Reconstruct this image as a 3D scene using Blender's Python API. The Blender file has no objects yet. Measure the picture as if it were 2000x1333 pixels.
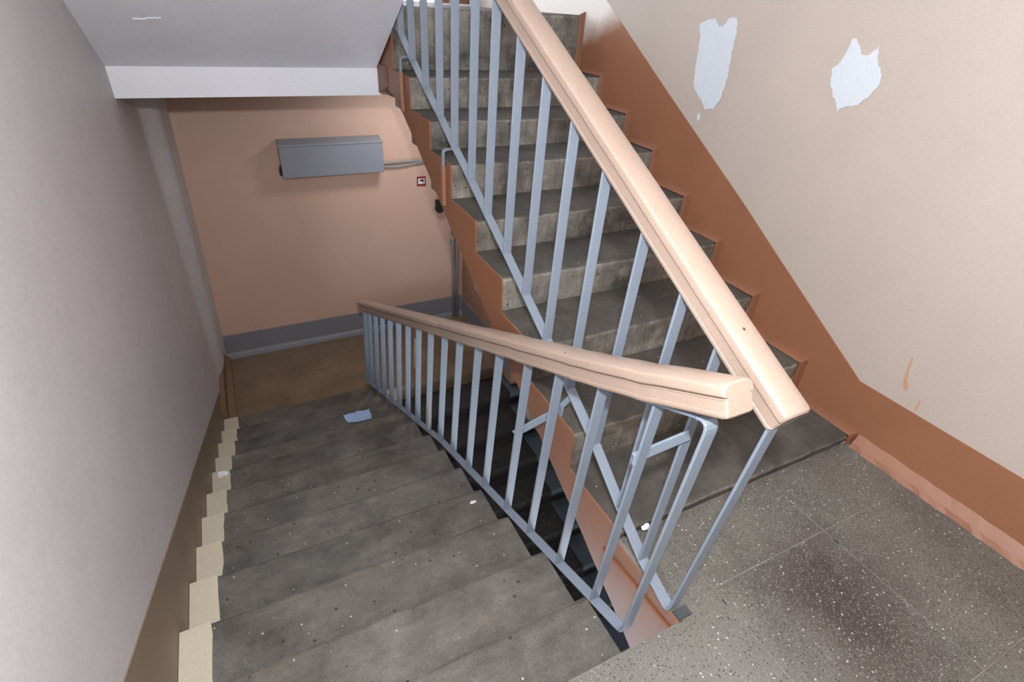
import bpy, bmesh, math, random
from mathutils import Vector, Matrix
random.seed(7)
SC = bpy.context.scene
COL = SC.collection

# ------------------------------------------------------------------ camera
cam_d = bpy.data.cameras.new('camera')
cam = bpy.data.objects.new('camera', cam_d)
COL.objects.link(cam)
cam_d.sensor_fit = 'HORIZONTAL'
cam_d.sensor_width = 36.0
cam_d.lens = 1035.64 / 2000 * 36.0
cam_d.clip_start = 0.02
R_ = Vector((0.89456132, -0.44379344, 0.05298521))
U_ = Vector((0.19869905, 0.50108191, 0.84228001))
F_ = Vector((0.40034827, 0.742943, -0.53642982))
cam.matrix_world = Matrix(((R_.x, U_.x, -F_.x, -2.05774), (R_.y, U_.y, -F_.y, -0.82986),
                           (R_.z, U_.z, -F_.z, 1.48792), (0, 0, 0, 1)))
SC.camera = cam

# ------------------------------------------------------------------ world, lights, exposure
w = bpy.data.worlds.new('world'); SC.world = w
w.use_nodes = True
w.node_tree.nodes['Background'].inputs[0].default_value = (0.80, 0.88, 1.0, 1)
w.node_tree.nodes['Background'].inputs[1].default_value = 3.0
SC.view_settings.view_transform = 'Standard'
SC.view_settings.look = 'None'
SC.view_settings.gamma = 1.0
SC.view_settings.use_curve_mapping = False
SC.view_settings.exposure = 0.70


def light(name, kind, loc, energy, color=(1, 1, 1), size=0.1, rot=(0, 0, 0), size_y=None):
    d = bpy.data.lights.new(name, kind)
    d.energy = energy
    d.color = color
    if kind == 'AREA':
        d.size = size
        if size_y:
            d.shape = 'RECTANGLE'; d.size_y = size_y
    else:
        d.shadow_soft_size = size
    o = bpy.data.objects.new(name, d)
    o.location = loc
    o.rotation_euler = rot
    COL.objects.link(o)
    return o


# the flash lamp of the camera, and the ceiling lamp of the landing behind it
light('flash_lamp', 'POINT', (-2.045, -0.85, 1.76), 102, (0.965, 0.985, 1.0), 0.035)
light('landing_ceiling_lamp', 'AREA', (-1.2, -0.9, 2.74), 6, (1.0, 0.97, 0.94), 0.9, (0, 0, 0), 0.5)
light('upper_landing_ceiling_lamp', 'AREA', (-0.6, 3.2, 4.1), 7, (0.95, 0.98, 1.0), 0.9)
light('lower_landing_ceiling_lamp', 'AREA', (-0.75, 3.35, 0.94), 5.0, (0.95, 0.97, 1.0), 0.25)  # added unseen fill that brightens the lower landing and back wall


# ------------------------------------------------------------------ materials
def new_mat(name):
    m = bpy.data.materials.new(name)
    m.use_nodes = True
    return m, m.node_tree.nodes, m.node_tree.links, m.node_tree.nodes['Principled BSDF']


def srgb(c):
    return tuple(((v / 255) / 12.92 if v / 255 <= 0.04045 else ((v / 255 + 0.055) / 1.055) ** 2.4) for v in c) + (1,)


def pos(n, l, scale=(1, 1, 1)):
    g = n.new('ShaderNodeNewGeometry')
    mp = n.new('ShaderNodeMapping')
    mp.inputs['Scale'].default_value = scale
    l.new(g.outputs['Position'], mp.inputs['Vector'])
    return mp.outputs['Vector']


def noise(n, l, vec, scale, detail=4, rough=0.6):
    t = n.new('ShaderNodeTexNoise')
    t.inputs['Scale'].default_value = scale
    t.inputs['Detail'].default_value = detail
    t.inputs['Roughness'].default_value = rough
    l.new(vec, t.inputs['Vector'])
    return t.outputs['Fac']


def ramp(n, l, fac, stops, interp='LINEAR'):
    r = n.new('ShaderNodeValToRGB')
    r.color_ramp.interpolation = interp
    e = r.color_ramp.elements
    while len(e) < len(stops):
        e.new(0.5)
    for el, (p, c) in zip(e, stops):
        el.position = p
        el.color = c if len(c) == 4 else tuple(c) + (1,)
    l.new(fac, r.inputs['Fac'])
    return r.outputs['Color']


def mix(n, l, fac, a, b, mode='MIX'):
    m = n.new('ShaderNodeMix')
    m.data_type = 'RGBA'
    m.blend_type = mode
    for sock, v in ((m.inputs[0], fac), (m.inputs[6], a), (m.inputs[7], b)):
        if isinstance(v, (int, float)):
            sock.default_value = v
        elif isinstance(v, tuple):
            sock.default_value = v
        else:
            l.new(v, sock)
    return m.outputs[2]


def bump(n, l, b, height, strength=0.3, dist=0.002):
    bp = n.new('ShaderNodeBump')
    bp.inputs['Strength'].default_value = strength
    bp.inputs['Distance'].default_value = dist
    l.new(height, bp.inputs['Height'])
    l.new(bp.outputs['Normal'], b.inputs['Normal'])


G = lambda v: (v, v, v, 1)


def paint(name, col, var=0.10, rough=0.5, bscale=60, bstr=0.25, dirt=None, dirt_amt=0.35, grain=140, chips=0):
    """wall or metal paint: a colour, slow variation, a little grime, fine orange-peel relief"""
    m, n, l, b = new_mat(name)
    v = pos(n, l)
    c = srgb(col)
    lo = tuple(x * (1 - var) for x in c[:3]) + (1,)
    hi = tuple(min(1, x * (1 + var)) for x in c[:3]) + (1,)
    base = ramp(n, l, noise(n, l, v, 2.2, 5), [(0.3, lo), (0.7, hi)])
    fine = ramp(n, l, noise(n, l, v, grain, 2), [(0.3, G(0.90)), (0.7, G(1.0))])
    base = mix(n, l, 1.0, base, fine, 'MULTIPLY')
    if dirt:
        f = ramp(n, l, noise(n, l, v, 9, 8, 0.7), [(0.55, G(0)), (0.80, G(dirt_amt))])
        base = mix(n, l, f, base, srgb(dirt))
    if chips:
        vo = n.new('ShaderNodeTexVoronoi'); vo.inputs['Scale'].default_value = chips
        wp = n.new('ShaderNodeVectorMath'); wp.operation = 'MULTIPLY_ADD'
        nz = n.new('ShaderNodeTexNoise'); nz.inputs['Scale'].default_value = 90
        l.new(v, nz.inputs['Vector']); l.new(nz.outputs['Color'], wp.inputs[0]); wp.inputs[1].default_value = (.012, .012, .012)
        l.new(v, wp.inputs[2]); l.new(wp.outputs[0], vo.inputs['Vector'])
        sc_ = n.new('ShaderNodeSeparateColor'); l.new(vo.outputs['Color'], sc_.inputs[0])
        nr = ramp(n, l, vo.outputs['Distance'], [(0.05, G(1)), (0.08, G(0))])
        se = ramp(n, l, sc_.outputs[0], [(0.60, G(0)), (0.62, G(1))])
        base = mix(n, l, mix(n, l, 1.0, nr, se, 'MULTIPLY'), base, srgb((62, 50, 46)))
    l.new(base, b.inputs['Base Color'])
    b.inputs['Roughness'].default_value = rough
    bump(n, l, b, noise(n, l, v, bscale, 4), bstr)
    return m


def concrete(name, dark, light_, chip=(205, 200, 190), rough=0.62, dust=0.0):
    m, n, l, b = new_mat(name)
    v = pos(n, l)
    base = ramp(n, l, noise(n, l, v, 4.0, 10, 0.72), [(0.34, srgb(dark)), (0.66, srgb(light_))])
    tint = ramp(n, l, noise(n, l, v, 1.7, 4), [(0.4, (1, 1, 1, 1)), (0.75, (1.04, .96, .90, 1))])
    base = mix(n, l, 1.0, base, tint, 'MULTIPLY')
    smear = ramp(n, l, noise(n, l, pos(n, l, (2.0, 9, 9)), 2.0, 6, 0.7), [(0.35, G(0.80)), (0.7, G(1.12))])
    base = mix(n, l, 1.0, base, smear, 'MULTIPLY')
    gr = ramp(n, l, noise(n, l, v, 160, 3), [(0.3, G(0.78)), (0.7, G(1.15))])
    base = mix(n, l, 1.0, base, gr, 'MULTIPLY')
    if dust:
        stk = ramp(n, l, noise(n, l, pos(n, l, (16, 5, 3)), 1.6, 7, 0.75), [(0.30, G(0.72)), (0.52, G(1.0)), (0.72, G(1.35))])
        base = mix(n, l, 1.0, base, stk, 'MULTIPLY')
        # trodden-in dirt lies on the treads only
        gn = n.new('ShaderNodeNewGeometry'); sn = n.new('ShaderNodeSeparateXYZ')
        l.new(gn.outputs['True Normal'], sn.inputs[0])
        fz = ramp(n, l, sn.outputs[2], [(0.4, G(0)), (0.9, G(dust))])
        base = mix(n, l, fz, base, srgb((59, 56, 52)))
    # dark pits
    vo = n.new('ShaderNodeTexVoronoi'); vo.inputs['Scale'].default_value = 22
    vo.inputs['Randomness'].default_value = 1
    l.new(v, vo.inputs['Vector'])
    sep = n.new('ShaderNodeSeparateColor'); l.new(vo.outputs['Color'], sep.inputs[0])
    near = ramp(n, l, vo.outputs['Distance'], [(0.06, G(1)), (0.16, G(0))])
    sel = ramp(n, l, sep.outputs[0], [(0.62, G(0)), (0.64, G(1))])
    pit = mix(n, l, 1.0, near, sel, 'MULTIPLY')
    base = mix(n, l, pit, base, srgb((48, 45, 42)))
    # pale stone flecks
    v2 = n.new('ShaderNodeTexVoronoi'); v2.inputs['Scale'].default_value = 48
    l.new(v, v2.inputs['Vector'])
    s2 = n.new('ShaderNodeSeparateColor'); l.new(v2.outputs['Color'], s2.inputs[0])
    near2 = ramp(n, l, v2.outputs['Distance'], [(0.10, G(1)), (0.20, G(0))])
    sel2 = ramp(n, l, s2.outputs[1], [(0.94, G(0)), (0.95, G(0.8))])
    fl = mix(n, l, 1.0, near2, sel2, 'MULTIPLY')
    base = mix(n, l, fl, base, srgb(chip))
    l.new(base, b.inputs['Base Color'])
    b.inputs['Roughness'].default_value = rough
    b.inputs['Specular IOR Level'].default_value = 0.35
    h = mix(n, l, 0.5, noise(n, l, v, 70, 5), pit, 'SUBTRACT')
    bump(n, l, b, h, 0.5, 0.003)
    return m


def terrazzo(name, dark, light_, stain=None, chipc=(205, 203, 197), rough=(0.30, 0.55)):
    m, n, l, b = new_mat(name)
    v = pos(n, l)
    base = ramp(n, l, noise(n, l, v, 3.2, 7, 0.6), [(0.32, srgb(dark)), (0.68, srgb(light_))])
    gr = ramp(n, l, noise(n, l, v, 190, 3), [(0.3, G(0.70)), (0.7, G(1.2))])
    base = mix(n, l, 1.0, base, gr, 'MULTIPLY')
    if stain:
        g = n.new('ShaderNodeNewGeometry')
        ds = n.new('ShaderNodeVectorMath'); ds.operation = 'DISTANCE'
        l.new(g.outputs['Position'], ds.inputs[0])
        ds.inputs[1].default_value = stain
        wob = n.new('ShaderNodeMath'); wob.operation = 'MULTIPLY_ADD'
        l.new(noise(n, l, v, 5, 5), wob.inputs[0]); wob.inputs[1].default_value = 0.35
        l.new(ds.outputs['Value'], wob.inputs[2])
        f = ramp(n, l, wob.outputs[0], [(0.26, G(0.85)), (0.52, G(0))])
        base = mix(n, l, f, base, srgb((58, 46, 43)))
    if stain:
        # pale sheen painted into the floor colour at the head of the stairs
        g2 = n.new('ShaderNodeNewGeometry'); d2 = n.new('ShaderNodeVectorMath'); d2.operation = 'DISTANCE'
        l.new(g2.outputs['Position'], d2.inputs[0]); d2.inputs[1].default_value = (-1.22, -.62, 0)
        w2 = n.new('ShaderNodeMath'); w2.operation = 'MULTIPLY_ADD'
        l.new(noise(n, l, v, 4, 5), w2.inputs[0]); w2.inputs[1].default_value = 0.30
        l.new(d2.outputs['Value'], w2.inputs[2])
        base = mix(n, l, ramp(n, l, w2.outputs[0], [(0.30, G(0.38)), (0.62, G(0))]), base, srgb((146, 143, 139)))
    for sc, thr, dmax, colr, ch in ((80, 0.80, 0.26, chipc, 0), (130, 0.68, 0.34, (140, 138, 133), 1), (240, 0.72, 0.36, (146, 143, 138), 2),
                                    (110, 0.78, 0.31, (50, 47, 44), 2), (220, 0.78, 0.34, (62, 58, 55), 0)):
        vo = n.new('ShaderNodeTexVoronoi'); vo.inputs['Scale'].default_value = sc
        l.new(v, vo.inputs['Vector'])
        s = n.new('ShaderNodeSeparateColor'); l.new(vo.outputs['Color'], s.inputs[0])
        near = ramp(n, l, vo.outputs['Distance'], [(dmax * 0.7, G(1)), (dmax, G(0))])
        sel = ramp(n, l, s.outputs[ch], [(thr, G(0)), (thr + 0.08, G(0.85))])
        base = mix(n, l, mix(n, l, 1.0, near, sel, 'MULTIPLY'), base, srgb(colr))
    l.new(base, b.inputs['Base Color'])
    rr = ramp(n, l, noise(n, l, v, 6, 5), [(0.3, G(rough[0])), (0.7, G(rough[1]))])
    l.new(rr, b.inputs['Roughness'])
    bump(n, l, b, noise(n, l, v, 120, 3), 0.25, 0.001)
    return m


M = {}
M['wall_right'] = paint('wall_right_paint', (186, 172, 162), 0.04, 0.6, 70, 0.25, (180, 160, 150), 0.3)
M['wall_left'] = paint('wall_left_paint', (205, 202, 203), 0.05, 0.55, 26, 0.35, (160, 150, 150), 0.3)
M['wall_back'] = paint('wall_back_paint', (214, 178, 158), 0.04, 0.6, 60, 0.25)
M['white'] = paint('white_limewash', (238, 241, 248), 0.03, 0.7, 40, 0.25)
M['ceiling'] = paint('ceiling_limewash', (240, 241, 250), 0.05, 0.8, 30, 0.4)
M['rust'] = paint('terracotta_paint', (145, 97, 70), 0.07, 0.45, 45, 0.35, (120, 72, 52), 0.35)
M['rust_light'] = paint('terracotta_paint_worn', (152, 108, 86), 0.08, 0.5, 45, 0.4, (150, 95, 70), 0.3)
M['rust_dark'] = paint('bead_terracotta', (134, 87, 62), 0.10, 0.6, 45, 0.4, (104, 66, 50), 0.5)
M['bead'] = M['rust_dark']
M['rust_dark'] = paint('terracotta_paint_old', (128, 84, 64), 0.08, 0.5, 45, 0.4, (96, 62, 48), 0.4)
M['tan'] = paint('tan_paint', (140, 122, 102), 0.09, 0.5, 30, 0.4, (112, 90, 70), 0.5)
M['cream'] = paint('cream_paint', (200, 191, 170), 0.05, 0.55, 60, 0.5, (165, 148, 118), 0.4)
M['brown'] = paint('brown_paint', (132, 104, 78), 0.10, 0.5, 40, 0.4)
M['grey_skirt'] = paint('grey_skirting_paint', (134, 134, 141), 0.05, 0.45, 40, 0.4)
M['rail'] = paint('grey_blue_enamel', (133, 145, 160), 0.05, 0.33, 90, 0.3, (120, 130, 140), 0.25)
M['hand'] = paint('peach_enamel', (174, 152, 138), 0.05, 0.28, 55, 0.25, (176, 142, 122), 0.3, chips=16)
M['box'] = paint('box_grey_enamel', (146, 148, 157), 0.04, 0.45, 80, 0.2)
M['cable'] = paint('cable_grey', (158, 154, 152), 0.04, 0.5)
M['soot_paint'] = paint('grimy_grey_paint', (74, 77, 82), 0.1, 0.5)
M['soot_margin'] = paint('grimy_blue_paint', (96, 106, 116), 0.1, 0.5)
M['unlit'] = paint('old_brown_oil_paint', (112, 98, 88), 0.1, 0.6)  # dark brown put on unseen surfaces to cut bounced light
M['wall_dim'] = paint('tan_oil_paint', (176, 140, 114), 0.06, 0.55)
M['black'] = paint('black_plastic', (26, 24, 24), 0.05, 0.5)
M['patch'] = paint('filler_white', (204, 210, 217), 0.03, 0.8, 90, 0.6)
M['paper'] = paint('white_paper', (235, 232, 238), 0.02, 0.8)
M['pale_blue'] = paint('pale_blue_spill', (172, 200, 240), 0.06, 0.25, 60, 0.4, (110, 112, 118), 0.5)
M['dripbrown'] = paint('drip_brown', (190, 150, 122), 0.05, 0.5)
M['step_up'] = concrete('step_concrete', (78, 76, 72), (162, 158, 150), dust=0.78)
M['step_down'] = concrete('step_concrete_worn', (78, 76, 72), (120, 116, 110))
M['slab'] = concrete('raw_concrete', (78, 74, 70), (110, 105, 100))
M['soot'] = concrete('sooty_concrete', (44, 42, 40), (62, 59, 56))  # darker concrete for the lower flight
M['joint'] = concrete('joint_cement', (114, 111, 105), (142, 138, 132))
M['floor'] = terrazzo('terrazzo_grey', (90, 88, 82), (114, 111, 104), (-0.66, -0.47, 0.0))
M['floor_low'] = terrazzo('terrazzo_brown', (112, 92, 70), (138, 116, 92), None, (170, 150, 125))
M['frame'] = paint('brown_frame_paint', (130, 86, 62), 0.08, 0.5)
m, n, l, b = new_mat('sky_lit_glass')
b.inputs['Base Color'].default_value = (0.9, 0.95, 1, 1)
b.inputs['Emission Color'].default_value = (0.92, 0.97, 1, 1)
b.inputs['Emission Strength'].default_value = 2.6
b.inputs['Roughness'].default_value = 0.1
M['glass'] = m
M['red'] = paint('sign_red', (140, 26, 40), 0.02, 0.4)

# terracotta skirt that fades under white spray at its top end
m, n, l, b = new_mat('terracotta_paint_oversprayed')
v = pos(n, l)
base = ramp(n, l, noise(n, l, v, 2.2, 5), [(0.3, srgb((139, 93, 68))), (0.7, srgb((149, 100, 73)))])
g = n.new('ShaderNodeNewGeometry'); sx = n.new('ShaderNodeSeparateXYZ')
l.new(g.outputs['Position'], sx.inputs[0])
ad = n.new('ShaderNodeMath'); ad.operation = 'MULTIPLY_ADD'
l.new(noise(n, l, v, 6, 4), ad.inputs[0]); ad.inputs[1].default_value = 0.16
zz = n.new('ShaderNodeMath'); zz.operation = 'MULTIPLY_ADD'
l.new(sx.outputs[1], zz.inputs[0]); zz.inputs[1].default_value = 0.35
l.new(sx.outputs[2], zz.inputs[2]); l.new(zz.outputs[0], ad.inputs[2])
f = ramp(n, l, ad.outputs[0], [(0.0, G(0)), (1.0, G(1))])
mr = n.new('ShaderNodeMapRange'); mr.inputs[1].default_value = 2.18; mr.inputs[2].default_value = 2.33
l.new(ad.outputs[0], mr.inputs[0])
base = mix(n, l, mr.outputs[0], base, srgb((222, 214, 206)))
l.new(base, b.inputs['Base Color']); b.inputs['Roughness'].default_value = 0.45
bump(n, l, b, noise(n, l, v, 45, 4), 0.35)
M['rust_fade'] = m


# ------------------------------------------------------------------ mesh helpers
def add_box(bm, x0, x1, y0, y1, z0, z1):
    vs = [bm.verts.new(c) for c in ((x0, y0, z0), (x1, y0, z0), (x1, y1, z0), (x0, y1, z0),
                                    (x0, y0, z1), (x1, y0, z1), (x1, y1, z1), (x0, y1, z1))]
    for f in ((3, 2, 1, 0), (4, 5, 6, 7), (0, 1, 5, 4), (1, 2, 6, 5), (2, 3, 7, 6), (3, 0, 4, 7)):
        bm.faces.new([vs[i] for i in f])


def add_prism(bm, poly, ax, a0, a1):
    """polygon in the plane across axis ax, extruded from a0 to a1"""
    def P(u, v, a):
        return {'x': (a, u, v), 'y': (u, a, v), 'z': (u, v, a)}[ax]
    A = [bm.verts.new(P(u, v, a0)) for u, v in poly]
    B = [bm.verts.new(P(u, v, a1)) for u, v in poly]
    bm.faces.new(A); bm.faces.new(B[::-1])
    k = len(poly)
    for i in range(k):
        bm.faces.new((A[i], B[i], B[(i + 1) % k], A[(i + 1) % k]))


def add_loft(bm, rings, closed=True, caps=True):
    rs = [[bm.verts.new(p) for p in ring] for ring in rings]
    k = len(rs[0])
    for a, b_ in zip(rs, rs[1:]):
        for i in range(k if closed else k - 1):
            bm.faces.new((a[i], a[(i + 1) % k], b_[(i + 1) % k], b_[i]))
    if caps:
        bm.faces.new(rs[0][::-1]); bm.faces.new(rs[-1])


def add_tube(bm, pts, r, seg=8):
    rings = []
    pts = [Vector(p) for p in pts]
    for i, p in enumerate(pts):
        t = (pts[min(i + 1, len(pts) - 1)] - pts[max(i - 1, 0)]).normalized()
        a = t.cross(Vector((0, 0, 1)))
        if a.length < 1e-3:
            a = t.cross(Vector((0, 1, 0)))
        a.normalize(); c = a.cross(t)
        rings.append([p + (a * math.cos(q) + c * math.sin(q)) * r for q in [2 * math.pi * j / seg for j in range(seg)]])
    add_loft(bm, rings)


def add_strip(bm, pts, w, t, side=Vector((1, 0, 0))):
    """flat steel bar along a path, its wide face across `side`"""
    pts = [Vector(p) for p in pts]
    rings = []
    for i, p in enumerate(pts):
        if 0 < i < len(pts) - 1:
            d0 = (p - pts[i - 1]).normalized(); d1 = (pts[i + 1] - p).normalized()
            tg = (d0 + d1).normalized()
            sc = 1 / max(0.5, tg.dot(d0))
        else:
            tg = (pts[min(i + 1, len(pts) - 1)] - pts[max(i - 1, 0)]).normalized(); sc = 1
        s = (side - tg * side.dot(tg)).normalized()
        nn = tg.cross(s).normalized() * t / 2 * sc
        s = s * w / 2
        e = 0.12
        # eased corners so that the bar edges catch the light
        rings.append([p - s * (1 - e) - nn, p + s * (1 - e) - nn, p + s - nn * .5, p + s + nn * .5,
                      p + s * (1 - e) + nn, p - s * (1 - e) + nn, p - s + nn * .5, p - s - nn * .5])
    add_loft(bm, rings)


def obj(name, bm, mat, parent=None, smooth=False, bevel=0.0, sharp=0):
    bmesh.ops.recalc_face_normals(bm, faces=bm.faces)
    me = bpy.data.meshes.new(name)
    bm.to_mesh(me); bm.free()
    if mat:
        me.materials.append(mat)
    o = bpy.data.objects.new(name, me)
    COL.objects.link(o)
    if parent:
        o.parent = parent
    if smooth:
        for p in me.polygons:
            p.use_smooth = True
        if sharp:
            me.set_sharp_from_angle(angle=math.radians(sharp))
    if bevel:
        bv = o.modifiers.new('bevel', 'BEVEL'); bv.width = bevel; bv.segments = 2; bv.limit_method = 'ANGLE'
    return o


def box(name, dims, mat, parent=None, bevel=0.0):
    bm = bmesh.new(); add_box(bm, *dims)
    return obj(name, bm, mat, parent, bevel=bevel)


def prism(name, poly, ax, a0, a1, mat, parent=None, bevel=0.0):
    bm = bmesh.new(); add_prism(bm, poly, ax, a0, a1)
    return obj(name, bm, mat, parent, bevel=bevel)


def struct(o):
    o['kind'] = 'structure'
    return o


def thing(o, label, cat, group=None):
    o['label'] = label; o['category'] = cat
    if group:
        o['group'] = group
    return o


def empty(name, loc, label, cat, group=None):
    # parts keep world coordinates: the empty's offset is undone on each child through part()
    o = bpy.data.objects.new(name, None)
    o.empty_display_size = 0.1
    o.location = loc
    COL.objects.link(o)
    return thing(o, label, cat, group)


def under(child, parent):
    child.parent = parent
    off = Vector(parent.location)
    child.matrix_parent_inverse = Matrix.Translation(-off)
    return child


def jag(poly, amp, step=0.02, seed=1):
    """polygon outline with brush-like jagged edges"""
    rnd = random.Random(seed); out = []
    for i, (a, c) in enumerate(poly):
        b2 = poly[(i + 1) % len(poly)]
        L_ = math.hypot(b2[0] - a, b2[1] - c); k = max(1, int(L_ / step))
        for j in range(k):
            t = j / k
            out.append((a + (b2[0] - a) * t + rnd.uniform(-amp, amp), c + (b2[1] - c) * t + rnd.uniform(-amp, amp)))
    return out


# ------------------------------------------------------------------ measured step edges (y, z of each nosing)
UP = [(-.006, .045), (.303, .213), (.634, .380), (.926, .537), (1.208, .685), (1.510, .848), (1.793, .987),
      (2.099, 1.145), (2.385, 1.449)]
DN = [(-.070, -.115), (.190, -.210), (.485, -.340), (.762, -.457), (1.015, -.555), (1.270, -.652), (1.526, -.755),
      (1.840, -.900), (2.076, -1.000), (2.338, -1.108), (2.643, -1.250), (2.931, -1.370)]
XUL, XDR, XDL = -1.170, -1.324, -2.535
ZLOW = -1.470

# ------------------------------------------------------------------ setting: walls
XR = 0.036
wr = struct(box('wall_right', (XR, XR + .2, -1.65, 4.2, -2.9, 4.6), M['wall_right']))
# left wall swells inward by the back corner with a rounded shoulder, stronger towards the top
def wall_ring(z, amp, tail):
    pr = [(-2.54, -1.65), (-2.54, 3.36)]
    for i in range(13):
        t = i / 12
        s_ = t * t * (3 - 2 * t)
        pr.append((-2.54 + amp * s_, 3.36 + 0.27 * t))
    pr += [(-2.54 + amp + tail, 4.0), (-2.54 + amp + tail, 4.2), (-2.80, 4.2), (-2.80, -1.65)]
    return [(x, y, z) for x, y in pr]


bm = bmesh.new()
add_loft(bm, [wall_ring(-2.9, .002, 0), wall_ring(-1.286, .002, 0), wall_ring(-1.285, .050, .012), wall_ring(-.3, .080, .015), wall_ring(.97, .108, .02), wall_ring(4.6, .110, .02)])
wl = struct(obj('wall_left', bm, M['wall_left']))
wb = struct(box('wall_back', (-2.80, XR + .2, 4.0, 4.2, -2.9, 1.10), M['wall_back']))
wu = box('wall_upper', (-0.06, XR + .2, 4.0, 4.2, 1.10, 4.6), M['white'])
struct(wu)
struct(box('wall_upper_lintel', (-2.80, -0.06, 4.0, 4.2, 3.10, 4.6), M['white'])).name = 'wall_upper.001'
struct(box('wall_front', (-2.80, XR + .2, -1.85, -1.65, -2.9, 4.6), M['unlit']))
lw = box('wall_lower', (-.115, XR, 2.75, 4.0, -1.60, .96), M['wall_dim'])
struct(lw)
struct(box('baseboard_lower', (-.128, -.115, 2.75, 3.985, ZLOW, ZLOW + .2), M['grey_skirt']))

# ------------------------------------------------------------------ setting: ceilings, slabs, beam
S0, SL = 1.12, .567
sof = [(2.75, S0 - SL * .05), (-.35, S0 + SL * 3.05), (-.35, S0 + SL * 3.05 + .16), (2.75, S0 + .13)]
cs = struct(prism('ceiling', sof, 'x', -2.60, -1.190, M['ceiling']))
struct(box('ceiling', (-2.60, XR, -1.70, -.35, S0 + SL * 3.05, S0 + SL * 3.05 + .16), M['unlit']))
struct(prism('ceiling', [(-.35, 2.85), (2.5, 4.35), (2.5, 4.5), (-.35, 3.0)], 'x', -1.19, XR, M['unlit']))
struct(box('ceiling', (-2.60, XR + .1, 2.5, 4.1, 4.3, 4.5), M['ceiling']))
struct(box('trim_1', (-2.60, -1.176, 2.70, 2.90, .972, S0 + .01), M['white']))          # white landing beam
struct(box('floor_upper', (-2.60, XR, 2.72, 4.05, 1.00, 1.449), M['slab']))
struct(box('floor_lower', (-2.50, XR, 2.95, 4.05, ZLOW - .15, ZLOW), M['floor_low']))
# rough terracotta joint block between the beam and the flight
bm = bmesh.new()
add_prism(bm, jag([(2.52, 1.15), (2.52, 1.04), (2.70, .985), (2.74, .985), (2.74, 1.15)], .004, .03, 3), 'x', -1.186, -1.10)
jb = obj('trim_2', bm, M['rust_dark']); struct(jb)
bm = bmesh.new()
add_prism(bm, jag([(-1.186, 1.045), (-1.19, .985), (-1.06, .955), (-1.06, 1.045)], .004, .025, 5), 'y', 2.68, 2.71)
struct(obj('trim_3', bm, M['rust_light']))
for i, (x, y, s) in enumerate(((-2.305, 2.305, .030), (-2.250, 2.295, .030))):
    bm = bmesh.new()
    z = S0 + SL * (2.7 - y)
    pl = jag([(x - s, y - .006), (x + s, y - .010), (x + s * .8, y + .008), (x - s * .6, y + .010)], .004, .008, i)
    A = [bm.verts.new((a, c, S0 + SL * (2.7 - c) - .004)) for a, c in pl]
    B = [bm.verts.new((a, c, S0 + SL * (2.7 - c) + .001)) for a, c in pl]
    bm.faces.new(A); bm.faces.new(B[::-1])
    for k in range(len(A)):
        bm.faces.new((A[k], B[k], B[(k + 1) % len(A)], A[(k + 1) % len(A)]))
    obj('plaster_chip', bm, M['white'], cs)

# ------------------------------------------------------------------ landing floor: terrazzo tiles on a cement bed
fl = struct(box('floor', (-2.56, XR, -1.65, -.31, -.20, -.0016), M['joint']))
fb = box('floor_bed', (XUL, XR, -.33, -.004, -.20, -.0016), M['joint'], fl)
fb.name = 'joint_bed'
GAP = .0016


def tile(x0, x1, y0, y1):
    bm = bmesh.new()
    dz = random.uniform(-.0008, .0008)
    add_box(bm, x0 + GAP, x1 - GAP, y0 + GAP, y1 - GAP, -.012, dz)
    obj('tile', bm, M['floor'], fl, bevel=.0015)


xs = [-2.56, -2.04, -1.52, -1.0, -.478, 0.004]
ys = [-1.65, -1.295, -.777, -.271, -.006]
for i in range(5):
    for j in range(4):
        x0, x1, y0, y1 = xs[i], xs[i + 1], ys[j], ys[j + 1]
        if j == 3:
            if x1 < -.9:
                continue
            tile(x0, x1, y0, y1)
        elif j == 2 and abs(x1 + 1.0) < 1e-6:
            prism('tile', [(x0 + GAP, y0 + GAP), (x1 - GAP, y0 + GAP), (x1 - GAP, -.008), (-1.155, -.008), (-1.155, -.312), (x0 + GAP, -.312)],
                  'z', -.012, 0, M['floor'], fl, bevel=.0015)
        elif j == 2 and x1 <= -1.0 + 1e-6:
            tile(x0, x1, y0, -.312)           # cut along the head of the stairs going down
        else:
            tile(x0, x1, y0, y1)
# ------------------------------------------------------------------ wall skirts
up_top = [(-1.65, .27), (.06, .271), (.602, .600), (.845, .750), (1.188, .950), (1.527, 1.148), (1.943, 1.396), (2.171, 1.534), (2.385, 1.67), (4.0, 1.70)]
bot = [(4.0, 1.40), (2.40, 1.40)]
for k in range(7, -1, -1):
    y, z = UP[k]
    bot += [(UP[k + 1][0] + .0, z - .03), (y + .03, z - .03)]
bot += [(0.02, -.01), (-1.65, -.01)]
struct(prism('baseboard_right', up_top + bot, 'x', XR - .004, XR, M['rust_fade']))
# painted mortar bead along treads and risers
edge = [(-.012, -.005)]
for k in range(9):
    y, z = UP[k]
    edge.append((y - .004, z + .004))
    if k < 8:
        edge.append((UP[k + 1][0] - .004, z + .004))
top = []
for i, (y, z) in enumerate(edge):
    top.append((y - .026, z + .030) if i else (y - .026, z + .03))
outl = edge + top[::-1]
bm = bmesh.new()
fine = []
for (y0_, z0_), (y1_, z1_) in zip(edge, edge[1:]):
    for q in range(8):
        fine.append((y0_ + (y1_ - y0_) * q / 8 + random.uniform(-.0008, .0008), z0_ + (z1_ - z0_) * q / 8 + random.uniform(-.0008, .0008)))
edge = fine + [edge[-1]]
N_ = len(edge)
va = [bm.verts.new((-.002, y, z)) for y, z in edge]
vb = [bm.verts.new((.012, y - .008, z + .009)) for y, z in edge]
vc = [bm.verts.new((XR - .003, y - .016, z + .018)) for y, z in edge]
vd = [bm.verts.new((XR - .003, y + .01, z - .01)) for y, z in edge]
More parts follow.
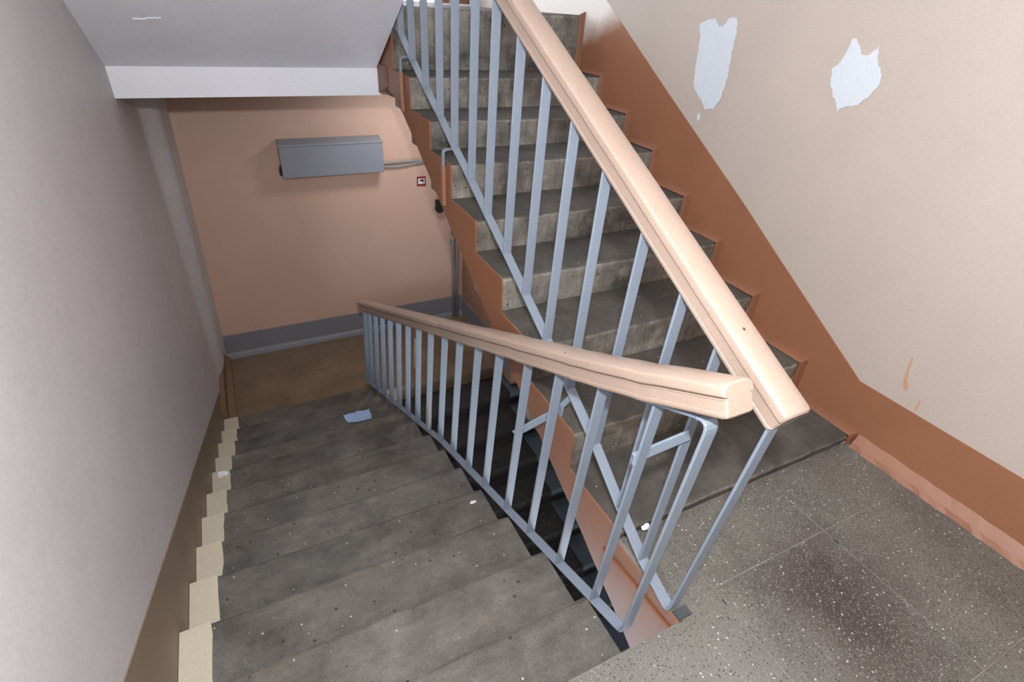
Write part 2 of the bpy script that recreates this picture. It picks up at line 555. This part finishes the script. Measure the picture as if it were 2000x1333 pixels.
for a, c in ((va, vb), (vb, vc), (vc, vd), (vd, va)):
    for i in range(N_ - 1):
        bm.faces.new((a[i], a[i + 1], c[i + 1], c[i]))
struct(obj('trim_4', bm, M['bead']))
bm = bmesh.new()
ysb = [-1.65 + .03 * i for i in range(int(1.64 / .03) + 1)]
rings = []
for i, y in enumerate(ysb):
    wv = random.uniform(-.004, .004)
    rings.append([(.002 + wv, y, .0), (.010, y, .022), (XR - .004, y, .060 + wv * .5), (XR, y, .060), (XR, y, 0)])
add_loft(bm, rings)
struct(obj('trim_5', bm, M['rust_light']))

# left skirt (tan paint on the wall) follows the flight, then the lower landing
tl = [(-.60, .398), (.05, .111), (3.226, -1.290), (3.97, -1.290)]
bl = [(3.97, ZLOW), (2.945, ZLOW)]
for k in range(11, -1, -1):
    bl += [(DN[k][0] + .004, DN[k][1] + .001)]
    bl += [(DN[k - 1][0] + .004 if k else -.306, DN[k][1] + .001)]
bl += [(-.306, .002), (-.60, .002)]
bm = bmesh.new(); add_prism(bm, tl[:3] + [(3.226, ZLOW)] + bl[1:], 'x', -2.542, -2.5365)
struct(obj('baseboard_left', bm, M['tan']))
# at the lower landing: brown skirt with a floor bead
struct(box('baseboard_left', (-2.56, -2.502, 2.946, 3.99, ZLOW, -1.285), M['brown'], bevel=.004))
bm = bmesh.new()
ringb = []
for i in range(26):
    y = 2.946 + 1.03 * i / 25; wv = random.uniform(-.003, .003)
    ringb.append([(-2.506, y, ZLOW), (-2.450 + wv, y, ZLOW), (-2.462 + wv, y, ZLOW + .022), (-2.502, y, ZLOW + .05)])
add_loft(bm, ringb)
struct(obj('trim_6', bm, M['brown']))
struct(prism('baseboard_lower', [(2.74, ZLOW + .25), (2.74, ZLOW - .3), (-.4, -2.85), (-.4, -.45), (2.3, .90), (2.74, .95)], 'x', .020, XR - .001, M['soot_paint']))  # dark grey sheet over the wall below the upward flight
# back skirt grey with a sloped foot
bm = bmesh.new()
add_prism(bm, [(3.985, -1.235), (4.0, -1.235), (4.0, ZLOW), (3.955, ZLOW), (3.965, ZLOW + .030), (3.985, ZLOW + .05)], 'x', -2.485, -.128)
struct(obj('baseboard_back', bm, M['grey_skirt']))


# ------------------------------------------------------------------ stairs
def step_mesh(x0, x1, y, z, yb, zlow, seg=22, over=.012, seed=0):
    """one cast step: rounded worn nosing, slightly sloping riser"""
    rnd = random.Random(seed); rings = []
    for i in range(seg + 1):
        t = i / seg; x = x0 + (x1 - x0) * t
        a, c = rnd.uniform(-.0025, .0025), rnd.uniform(-.0018, .0018)
        wear = -.004 * math.sin(math.pi * t)
        e = .003 * (i in (0, seg))
        zz = z + c + wear
        rings.append([(x, y + over, zlow), (x, y + over + a * .5, zlow + .02), (x, y + a + .001, zz - .016 - e),
                      (x, y + a + .004 + e, zz - .005), (x, y + a + .014 + e, zz), (x, yb, z), (x, yb, zlow)])
    bm = bmesh.new(); add_loft(bm, rings)
    return bm


up = empty('stair_flight', (-.6, 0, 0), 'grey concrete stair flight going up on the right, terracotta painted side face', 'stairs')
for k in range(9):
    y, z = UP[k]
    yb = UP[k + 1][0] + .016 if k < 8 else 2.78
    zl = UP[k - 1][1] - .03 if k else -.03
    under(obj('step', step_mesh(XUL, 0.004 if k < 8 else XR - .004, y, z, yb, zl, seed=k), M['step_up']), up)
zlow = lambda y: -.255 + .535 * y
body = [(-.02, -.03)]
for k in range(8):
    y, z = UP[k]
    body += [(y + .03, (UP[k - 1][1] if k else 0) - .02), (UP[k + 1][0] + .03, z - .02)] if False else []
body = [(-.30, -.03), (.03, -.03)] + [(UP[k + 1][0] + .02, UP[k][1] - .028) for k in range(8)] + [(2.74, 1.10), (2.74, 1.02), (2.34, zlow(2.34)), (-.30, zlow(-.30))]
under(prism('slab', body, 'x', XUL + .004, .02, M['slab']), up)
# terracotta paint skin on the side face, jagged to the steps
skin = [(-.31, -.002), (-.010, -.002)]
for k in range(9):
    y, z = UP[k]
    skin += [(y - .001, (UP[k - 1][1] if k else 0.0) + .006), (y + .000, z - .012), (y + .008, z - .001)]
    if k < 8:
        skin += [(UP[k + 1][0] + .004, z + .001)]
skin += [(2.70, 1.45), (2.70, 1.06), (2.34, zlow(2.34))]
skin += [(2.0, zlow(2.0) + .004), (1.4, zlow(1.4) - .012), (.9, zlow(.9) - .01), (.2, zlow(.2) + .005), (-.31, zlow(-.31))]
skin = jag(skin, .0018, .03, 21)
under(prism('painted_side', skin, 'x', XUL - .006, XUL + .001, M['rust']), up)
# thicker lower rib of the side, its top edge is the crease at the foot of the flight
under(prism('side_rib', jag([(-.311, -.055), (-.12, -.070), (.05, -.10), (.05, zlow(.05) + .02), (-.311, zlow(-.31) + .01)], .003, .04, 8),
            'x', XUL - .012, XUL - .004, M['rust']), up)

dn = empty('stair_flight', (-1.9, -.31, 0), 'worn concrete stair flight going down on the left, cream margin along the wall', 'stairs')
prev = (-.31, 0.0)
for k in range(12):
    y, z = DN[k]
    # treads run from under the upper nosing to their own nosing
    rnd = random.Random(50 + k); rings = []
    seg = 24
    for i in range(seg + 1):
        t = i / seg; x = XDL + (XDR - XDL) * t
        a, c = rnd.uniform(-.003, .003), rnd.uniform(-.0015, .0015)
        e = .004 * (i == seg)
        wear = -.004 * math.sin(math.pi * t)
        zz = z + c + wear
        rings.append([(x, prev[0] - .03, z - .12), (x, prev[0] - .03, zz), (x, y + a - .016 - e, zz), (x, y + a - .005 - e, zz - .004 - e),
                      (x, y + a, zz - .016), (x, y - .008, z - .12)])
    bm = bmesh.new(); add_loft(bm, rings)
    st = under(obj('step', bm, M['step_down']), dn)
    xm = -2.440 + random.uniform(-.006, .006)
    bm = bmesh.new()
    cols = []
    y0m = prev[0] + .001
    for i in range(7):
        t = i / 6
        cols.append((y0m + (y + .001 - y0m) * t, xm + random.uniform(-.004, .004)))
    A = [bm.verts.new((XDL, yy, z + .003)) for yy, _ in cols]
    B = [bm.verts.new((xx, yy, z + .003)) for yy, xx in cols]
    A2 = [bm.verts.new((XDL, yy, z - .004)) for yy, _ in cols]
    B2 = [bm.verts.new((xx, yy, z - .004)) for yy, xx in cols]
    for i in range(6):
        bm.faces.new((A[i], A[i + 1], B[i + 1], B[i]))
        bm.faces.new((B[i], B[i + 1], B2[i + 1], B2[i]))
    bm.faces.new((A[-1], A2[-1], B2[-1], B[-1])); bm.faces.new((A[0], B[0], B2[0], A2[0]))
    mg = obj('painted_margin', bm, M['cream'])
    mg.parent = st; mg.matrix_parent_inverse = Matrix.Identity(4)
    prev = (y, z)
dbody = [(-.33, -.13)] + [(DN[k][0] - .02, DN[k][1] - .10) for k in range(12)] + [(3.0, -1.50), (3.0, -1.62), (-.33, -.13 - .20)]
under(prism('slab', dbody, 'x', XDL, XDR - .01, M['slab']), dn)

# third flight, going on down under the first one
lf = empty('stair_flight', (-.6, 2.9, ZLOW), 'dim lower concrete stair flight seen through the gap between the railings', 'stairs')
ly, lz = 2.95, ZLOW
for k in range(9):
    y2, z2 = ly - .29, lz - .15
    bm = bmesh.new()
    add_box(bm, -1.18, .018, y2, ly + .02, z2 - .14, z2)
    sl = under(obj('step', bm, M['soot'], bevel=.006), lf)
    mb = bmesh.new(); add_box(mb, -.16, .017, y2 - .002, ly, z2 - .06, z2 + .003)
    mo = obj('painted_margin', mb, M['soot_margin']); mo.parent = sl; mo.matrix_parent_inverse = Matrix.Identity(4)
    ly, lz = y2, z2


# ------------------------------------------------------------------ railings
BW, BT = .036, .008


def hand_profile():
    # across (u) and up (v), left half mirrored: base, groove, rounded cap
    half = [(.026, 0), (.034, .002), (.0365, .007), (.0365, .013), (.0350, .0145), (.0350, .038), (.0365, .0395), (.0365, .0425), (.0300, .0430), (.0300, .0460), (.0385, .0465),
            (.0405, .050), (.0405, .060), (.039, .067), (.034, .0725), (.024, .0765), (.012, .0785), (.004, .079)]
    return half + [(-u, v) for u, v in half[::-1]]


def handrail(name, a, b, parent, wob=.0006, scale=1.0, seed=1, lift=0.0, drop=0.0):
    a, b = Vector(a), Vector(b)
    t = (b - a).normalized()
    s = t.cross(Vector((0, 0, 1))).normalized()
    nn = s.cross(t).normalized()
    prof_ = [(u * scale, v * scale) for u, v in hand_profile()]
    rnd = random.Random(seed); rings = []
    L_ = (b - a).length
    stations = [0, .004, .012] + [L_ * i / 30 for i in range(1, 30)] + [L_ - .012, L_ - .004, L_]
    for d in stations:
        k = 1.0
        e = min(d, L_ - d)
        if e < .001:
            k = .86
        elif e < .006:
            k = .96
        off = nn * rnd.uniform(-wob, wob) + s * rnd.uniform(-wob, wob) if .02 < d < L_ - .02 else Vector((0, 0, 0))
        c = a + t * d + off + Vector((0, 0, lift * max(0.0, 1 - d / .45) ** 2))
        mid = .040 * scale
        vs = 1 - drop * max(0.0, 1 - d / .16)
        rings.append([c + s * (u * k) + nn * (mid + (v - mid) * k * (vs if v > mid else 1)) for u, v in prof_])
    bm = bmesh.new(); add_loft(bm, rings)
    return under(obj(name, bm, M['hand'], smooth=True, sharp=24), parent)


def bend(p0, c, p1, r=.03, k=5):
    """points of a rounded corner at c between p0 and p1"""
    p0, c, p1 = Vector(p0), Vector(c), Vector(p1)
    a = c + (p0 - c).normalized() * r; b_ = c + (p1 - c).normalized() * r
    return [tuple((1 - t) ** 2 * a + 2 * t * (1 - t) * c + t * t * b_) for t in [i / k for i in range(k + 1)]]


def part(name, pts, parent, w=BW, t=BT, side=Vector((1, 0, 0)), mat=None):
    bm = bmesh.new(); add_strip(bm, pts, w, t, side)
    return under(obj(name, bm, mat or M['rail']), parent)


def lerp_poly(P, y):
    for a, b_ in zip(P, P[1:]):
        if (a[1] <= y <= b_[1]) or b_ is P[-1]:
            t = (y - a[1]) / (b_[1] - a[1])
            return tuple(a[i] + (b_[i] - a[i]) * t for i in range(3))


# --- railing of the flight going up
ru = empty('stair_railing', (-1.17, -.27, 0), 'grey blue steel railing of the upward flight with peach handrail rising to the top', 'railing')
ubot = [(-1.172, -.272, .006), (-1.170, -.125, .056), (-1.168, .016, .142), (-1.165, .192, .259), (-1.163, .379, .360), (-1.160, .564, .453),
        (-1.157, .749, .546), (-1.154, .936, .640), (-1.152, 1.135, .735), (-1.149, 1.322, .829), (-1.146, 1.531, .924),
        (-1.143, 1.724, 1.022), (-1.140, 1.934, 1.115), (-1.137, 2.143, 1.217), (-1.134, 2.335, 1.317), (-1.131, 2.52, 1.412)]
utop = lambda y: (-1.140, y, .742 + .518 * (y + .335))
e0 = (-1.144, -.328, .750)
path = [e0] + bend(e0, (-1.172, -.275, .004), ubot[1], .028) + ubot[1:-1] + [ubot[-1]]
nb = 7
part('end_post', path[:2], ru)
part('bottom_rail', path[1:], ru)
part('top_strip', [(-1.127, -.28, utop(-.28)[2] + .010), (-1.127, 2.56, utop(2.56)[2] + .010)], ru, .022, .012)
for i in range(1, len(ubot)):
    a = ubot[i]
    tp = utop(a[1] - (.015 if i < 4 else 0))
    part('baluster', [(a[0], a[1], a[2] + .003), tp], ru)
handrail('handrail', (-1.127, -.330, .742 + .518 * (.005) + .003), (-1.127, 2.60, .742 + .518 * 2.935 + .003), ru, seed=3)
part('bracket', [(-1.163, .372, .322), (-1.184, .384, .285), (-1.186, .386, .240)], ru, .022, .009, Vector((0, 1, 0)))
for (y, z) in ((1.575, .903), (2.20, 1.226)):
    k = [(-1.136, y, z), *bend((-1.136, y, z), (-1.187, y, z), (-1.187, y, z - .1), .022), (-1.187, y, z - .075)]
    part('bracket', k, ru, .022, .009, Vector((0, 1, 0)))
    part('bracket_foot', [(-1.187, y, z - .073), (-1.186, y, z - .262)], ru, .026, .018, Vector((0, 1, 0)), M['rust_light'])
# foot tab on the landing and a top hook
box_ = bmesh.new(); add_box(box_, -1.168, -1.12, -.308, -.278, -.001, .007)
under(obj('foot_plate', box_, M['soot_paint']), ru)
bm = bmesh.new(); add_tube(bm, [(-1.168, -.10, .055), (-1.13, -.085, .05), (-1.095, -.07, .047)], .006)
under(obj('anchor_pin', bm, M['cable']), ru)

# --- railing of the flight going down
rd = empty('stair_railing', (-1.305, -.24, -.05), 'grey blue steel railing of the downward flight with peach handrail descending', 'railing')
dbot = [(-1.305, -.242, -.050), (-1.308, 1.34, -.664), (-1.378, 3.11, -1.440)]
dtop = [(-1.300, -.294, .800), (-1.293, 1.283, .080), (-1.355, 3.03, -.682)]
e0 = lerp_poly(dtop, -.294)
b0 = (-1.305, -.245, -.052)
path = [(-1.3005, -.29, .74)] + bend((-1.3005, -.29, .74), b0, dbot[1], .026)
part('end_post', bend(dtop[1], (-1.300, -.300, .806), b0, .035) + [path[1]], rd)
part('bottom_rail', path[1:] + [dbot[1], dbot[2]], rd)
part('top_strip', [bend(dtop[1], (-1.300, -.296, .806), b0, .035)[0], dtop[1], dtop[2]], rd)
ysb = [-.097, .105, .314, .51, .735, .94, 1.155, 1.36, 1.56, 1.76, 1.96, 2.16, 2.36, 2.56, 2.76, 2.95]
for i, y in enumerate(ysb):
    a = lerp_poly(dbot, y)
    f = (y + .242) / 3.35
    tp = lerp_poly(dtop, -.294 + f * 3.32)
    part('baluster', [(a[0], a[1], a[2] + .002), tp], rd)
a, b_ = dbot[2], dtop[2]
part('end_post', [(a[0], a[1], a[2]), b_], rd)
for (x, y, z0, z1) in ((-1.3215, 1.753, -.42, -.20), (-1.3195, 1.548, -.74, -.50)):
    part('paint_run', [(x, y, z0), (x + .006, y - .012, z1)], rd, .012, .012, mat=M['cream'])
handrail('handrail', (-1.306, -.355, .838), (-1.293, 1.283, .085), rd, seed=5, wob=.0014, lift=.022, drop=.16)
handrail('handrail', (-1.2925, 1.270, .0905), (-1.356, 3.10, -.705), rd, seed=6, wob=.0010)
# two tie bars that couple the railings
part('tie_bar', [(-1.318, -.128, .548), (-1.163, -.148, .588)], rd, .032, .008, Vector((0, .12, 1)))
part('tie_bar', [(-1.309, .494, .102), (-1.179, .452, .190)], rd, .030, .008, Vector((0, .12, 1)))
bm = bmesh.new()
for j in range(5):
    add_tube(bm, [(-1.322, -.134, .535 + j * .007), (-1.312, -.136, .538 + j * .007)], .004, 6)
under(obj('weld_bead', bm, M['rail']), rd)

# ------------------------------------------------------------------ filler patches and drips on the right wall
P1 = [(1.385, 1.455), (1.33, 1.475), (1.29, 1.478), (1.262, 1.448), (1.235, 1.452), (1.20, 1.49), (1.165, 1.487), (1.150, 1.44), (1.150, 1.36), (1.140, 1.26), (1.150, 1.16),
      (1.178, 1.115), (1.235, 1.102), (1.262, 1.14), (1.31, 1.165), (1.345, 1.20), (1.355, 1.30), (1.36, 1.38)]
P2 = [(.640, 1.345), (.612, 1.375), (.605, 1.42), (.600, 1.450), (.575, 1.438), (.548, 1.405), (.520, 1.398), (.490, 1.432), (.482, 1.39), (.447, 1.345), (.443, 1.315),
      (.470, 1.262), (.50, 1.235), (.535, 1.232), (.560, 1.205), (.575, 1.232), (.605, 1.262), (.628, 1.300)]
for i, P_ in enumerate((P1, P2)):
    prism('filler_patch', jag(P_, .0035, .010, 11 + i), 'x', XR - .0025, XR, M['patch'], wr)
prism('filler_patch', jag([(1.275, 1.065), (1.262, 1.09), (1.25, 1.06), (1.262, 1.045)], .002, .006, 3), 'x', XR - .0015, XR, M['patch'], wr)
prism('paint_drip', jag([(-.060, .465), (-.068, .39), (-.082, .345), (-.096, .335), (-.100, .350), (-.086, .372), (-.074, .41), (-.066, .465)], .001, .01, 4),
      'x', XR - .0015, XR, M['dripbrown'], wr)
prism('paint_drip', jag([(-.150, .33), (-.152, .285), (-.158, .285), (-.156, .33)], .001, .01, 4), 'x', XR - .0015, XR, M['dripbrown'], wr)

# ------------------------------------------------------------------ grey box on the back wall, cables, sign, pipes
bx = empty('electrical_box', (-1.32, 3.88, .30), 'long grey metal box mounted high on the peach back wall', 'box')
bm = bmesh.new()
add_prism(bm, [(3.88, .180), (3.88, .437), (3.985, .468), (3.998, .468), (3.998, .195)], 'x', -1.730, -.897)
o = under(obj('cover', bm, M['box'], bevel=.004), bx)
bm = bmesh.new(); add_box(bm, -1.734, -.893, 3.874, 3.884, .428, .446)
under(obj('lid_edge', bm, M['box'], bevel=.002), bx)
bm = bmesh.new(); add_box(bm, -1.748, -1.728, 3.91, 3.96, .20, .245); add_box(bm, -1.742, -1.73, 3.91, 3.95, .25, .275)
under(obj('side_latch', bm, M['black'], bevel=.003), bx)

cb = empty('cable_run', (-.7, 3.98, .21), 'pair of thin grey cables leaving the grey box towards the stairs', 'cable')
for z0, z1, wv in ((.225, .235, .004), (.200, .206, -.012)):
    bm = bmesh.new()
    pts = [(-.897 + .60 * t, 3.985, z0 + (z1 - z0) * t + wv * math.sin(t * math.pi * 2.2)) for t in [i / 16 for i in range(17)]]
    add_tube(bm, pts, .010, 8)
    under(obj('cable', bm, M['cable'], smooth=True), cb)

sg = empty('camera_sign', (-.53, 3.998, .035), 'small square red and white sticker with a camera pictogram on the back wall', 'sign')
bm = bmesh.new(); add_box(bm, -.572, -.487, 3.994, 3.9995, -.006, .080)
under(obj('border', bm, M['red']), sg)
bm = bmesh.new(); add_box(bm, -.561, -.498, 3.9925, 3.9945, .014, .064)
under(obj('panel', bm, M['paper']), sg)
bm = bmesh.new()
add_box(bm, -.535, -.508, 3.9910, 3.9926, .036, .056)            # camera body
add_prism(bm, [(-.537, .046), (-.549, .053), (-.549, .037)], 'y', 3.9910, 3.9926)   # lens hood
add_box(bm, -.514, -.508, 3.9910, 3.9926, .020, .036)            # arm
under(obj('pictogram', bm, M['black']), sg)

pp = empty('riser_pipe', (-.21, 3.95, ZLOW), 'two thin grey vertical pipes beside the back corner under the stairs', 'pipe')
for x in (-.232, -.192):
    bm = bmesh.new(); add_tube(bm, [(x, 3.955, ZLOW), (x, 3.955, -.4), (x, 3.955, .95)], .015, 10)
    under(obj('pipe', bm, M['cable'], smooth=True), pp)
bm = bmesh.new(); add_box(bm, -.255, -.17, 3.965, 4.0, -.62, -.59)
under(obj('clamp', bm, M['cable']), pp)

ck = empty('wall_socket', (-.365, 3.97, -.21), 'small black fitting on the back wall at the edge of the upward flight', 'fitting')
bm = bmesh.new(); add_tube(bm, [(-.362, 4.0, -.235), (-.362, 3.955, -.235)], .042, 14)
under(obj('body', bm, M['black'], bevel=.004), ck)
bm = bmesh.new(); add_box(bm, -.40, -.325, 3.965, 4.0, -.20, -.15)
under(obj('cap', bm, M['black'], bevel=.006), ck)

# ------------------------------------------------------------------ upper landing window
wd = box('window_1', (-2.45, -.30, 4.06, 4.10, 1.46, 3.10), M['glass'])
struct(wd)
for x0, x1 in ((-.34, -.235), (-.20, -.055), (-1.25, -1.17), (-2.46, -2.38)):
    box('frame_post', (x0, x1, 4.0, 4.09, 1.449, 3.10), M['frame'], wd)
box('sill', (-2.45, -.06, 3.93, 4.09, 1.449, 1.462), M['white'], wd)
box('wall_infill', (-.235, -.20, 4.05, 4.1, 1.449, 3.1), M['white'], wd).name = 'frame_panel'

# ------------------------------------------------------------------ small litter
def scrap(label, loc, s, seed, mat, cat='paper'):
    rnd = random.Random(seed)
    bm = bmesh.new()
    bmesh.ops.create_icosphere(bm, subdivisions=2, radius=s)
    for v_ in bm.verts:
        k = 1 + rnd.uniform(-.4, .35)
        v_.co = Vector((v_.co.x * k * 1.3, v_.co.y * k * .8, max(-s * .3, v_.co.z * k * .6)))
    o_ = obj('paper_scrap', bm, mat)
    o_.location = (loc[0], loc[1], loc[2] + s * .3)
    thing(o_, label, cat)


scrap('crumpled white paper scrap on the cream margin of the downward stairs', (-2.483, 1.80, -.896), .022, 1, M['paper'])
scrap('small white paper crumb beside the foot of the upward railing', (-1.082, -.03, .045), .014, 2, M['paper'])
scrap('tiny pinkish scrap on a tread of the downward flight near the railing', (-1.389, .69, -.459), .010, 3, M['paper'])

sp = prism('paint_spill', jag([(-1.700, 2.222), (-1.60, 2.205), (-1.535, 2.212), (-1.530, 2.312), (-1.62, 2.318), (-1.722, 2.318)], .007, .02, 9), 'z', -1.1085, -1.1050, M['pale_blue'])  # bright reflection on the tread, built as a pale blue patch
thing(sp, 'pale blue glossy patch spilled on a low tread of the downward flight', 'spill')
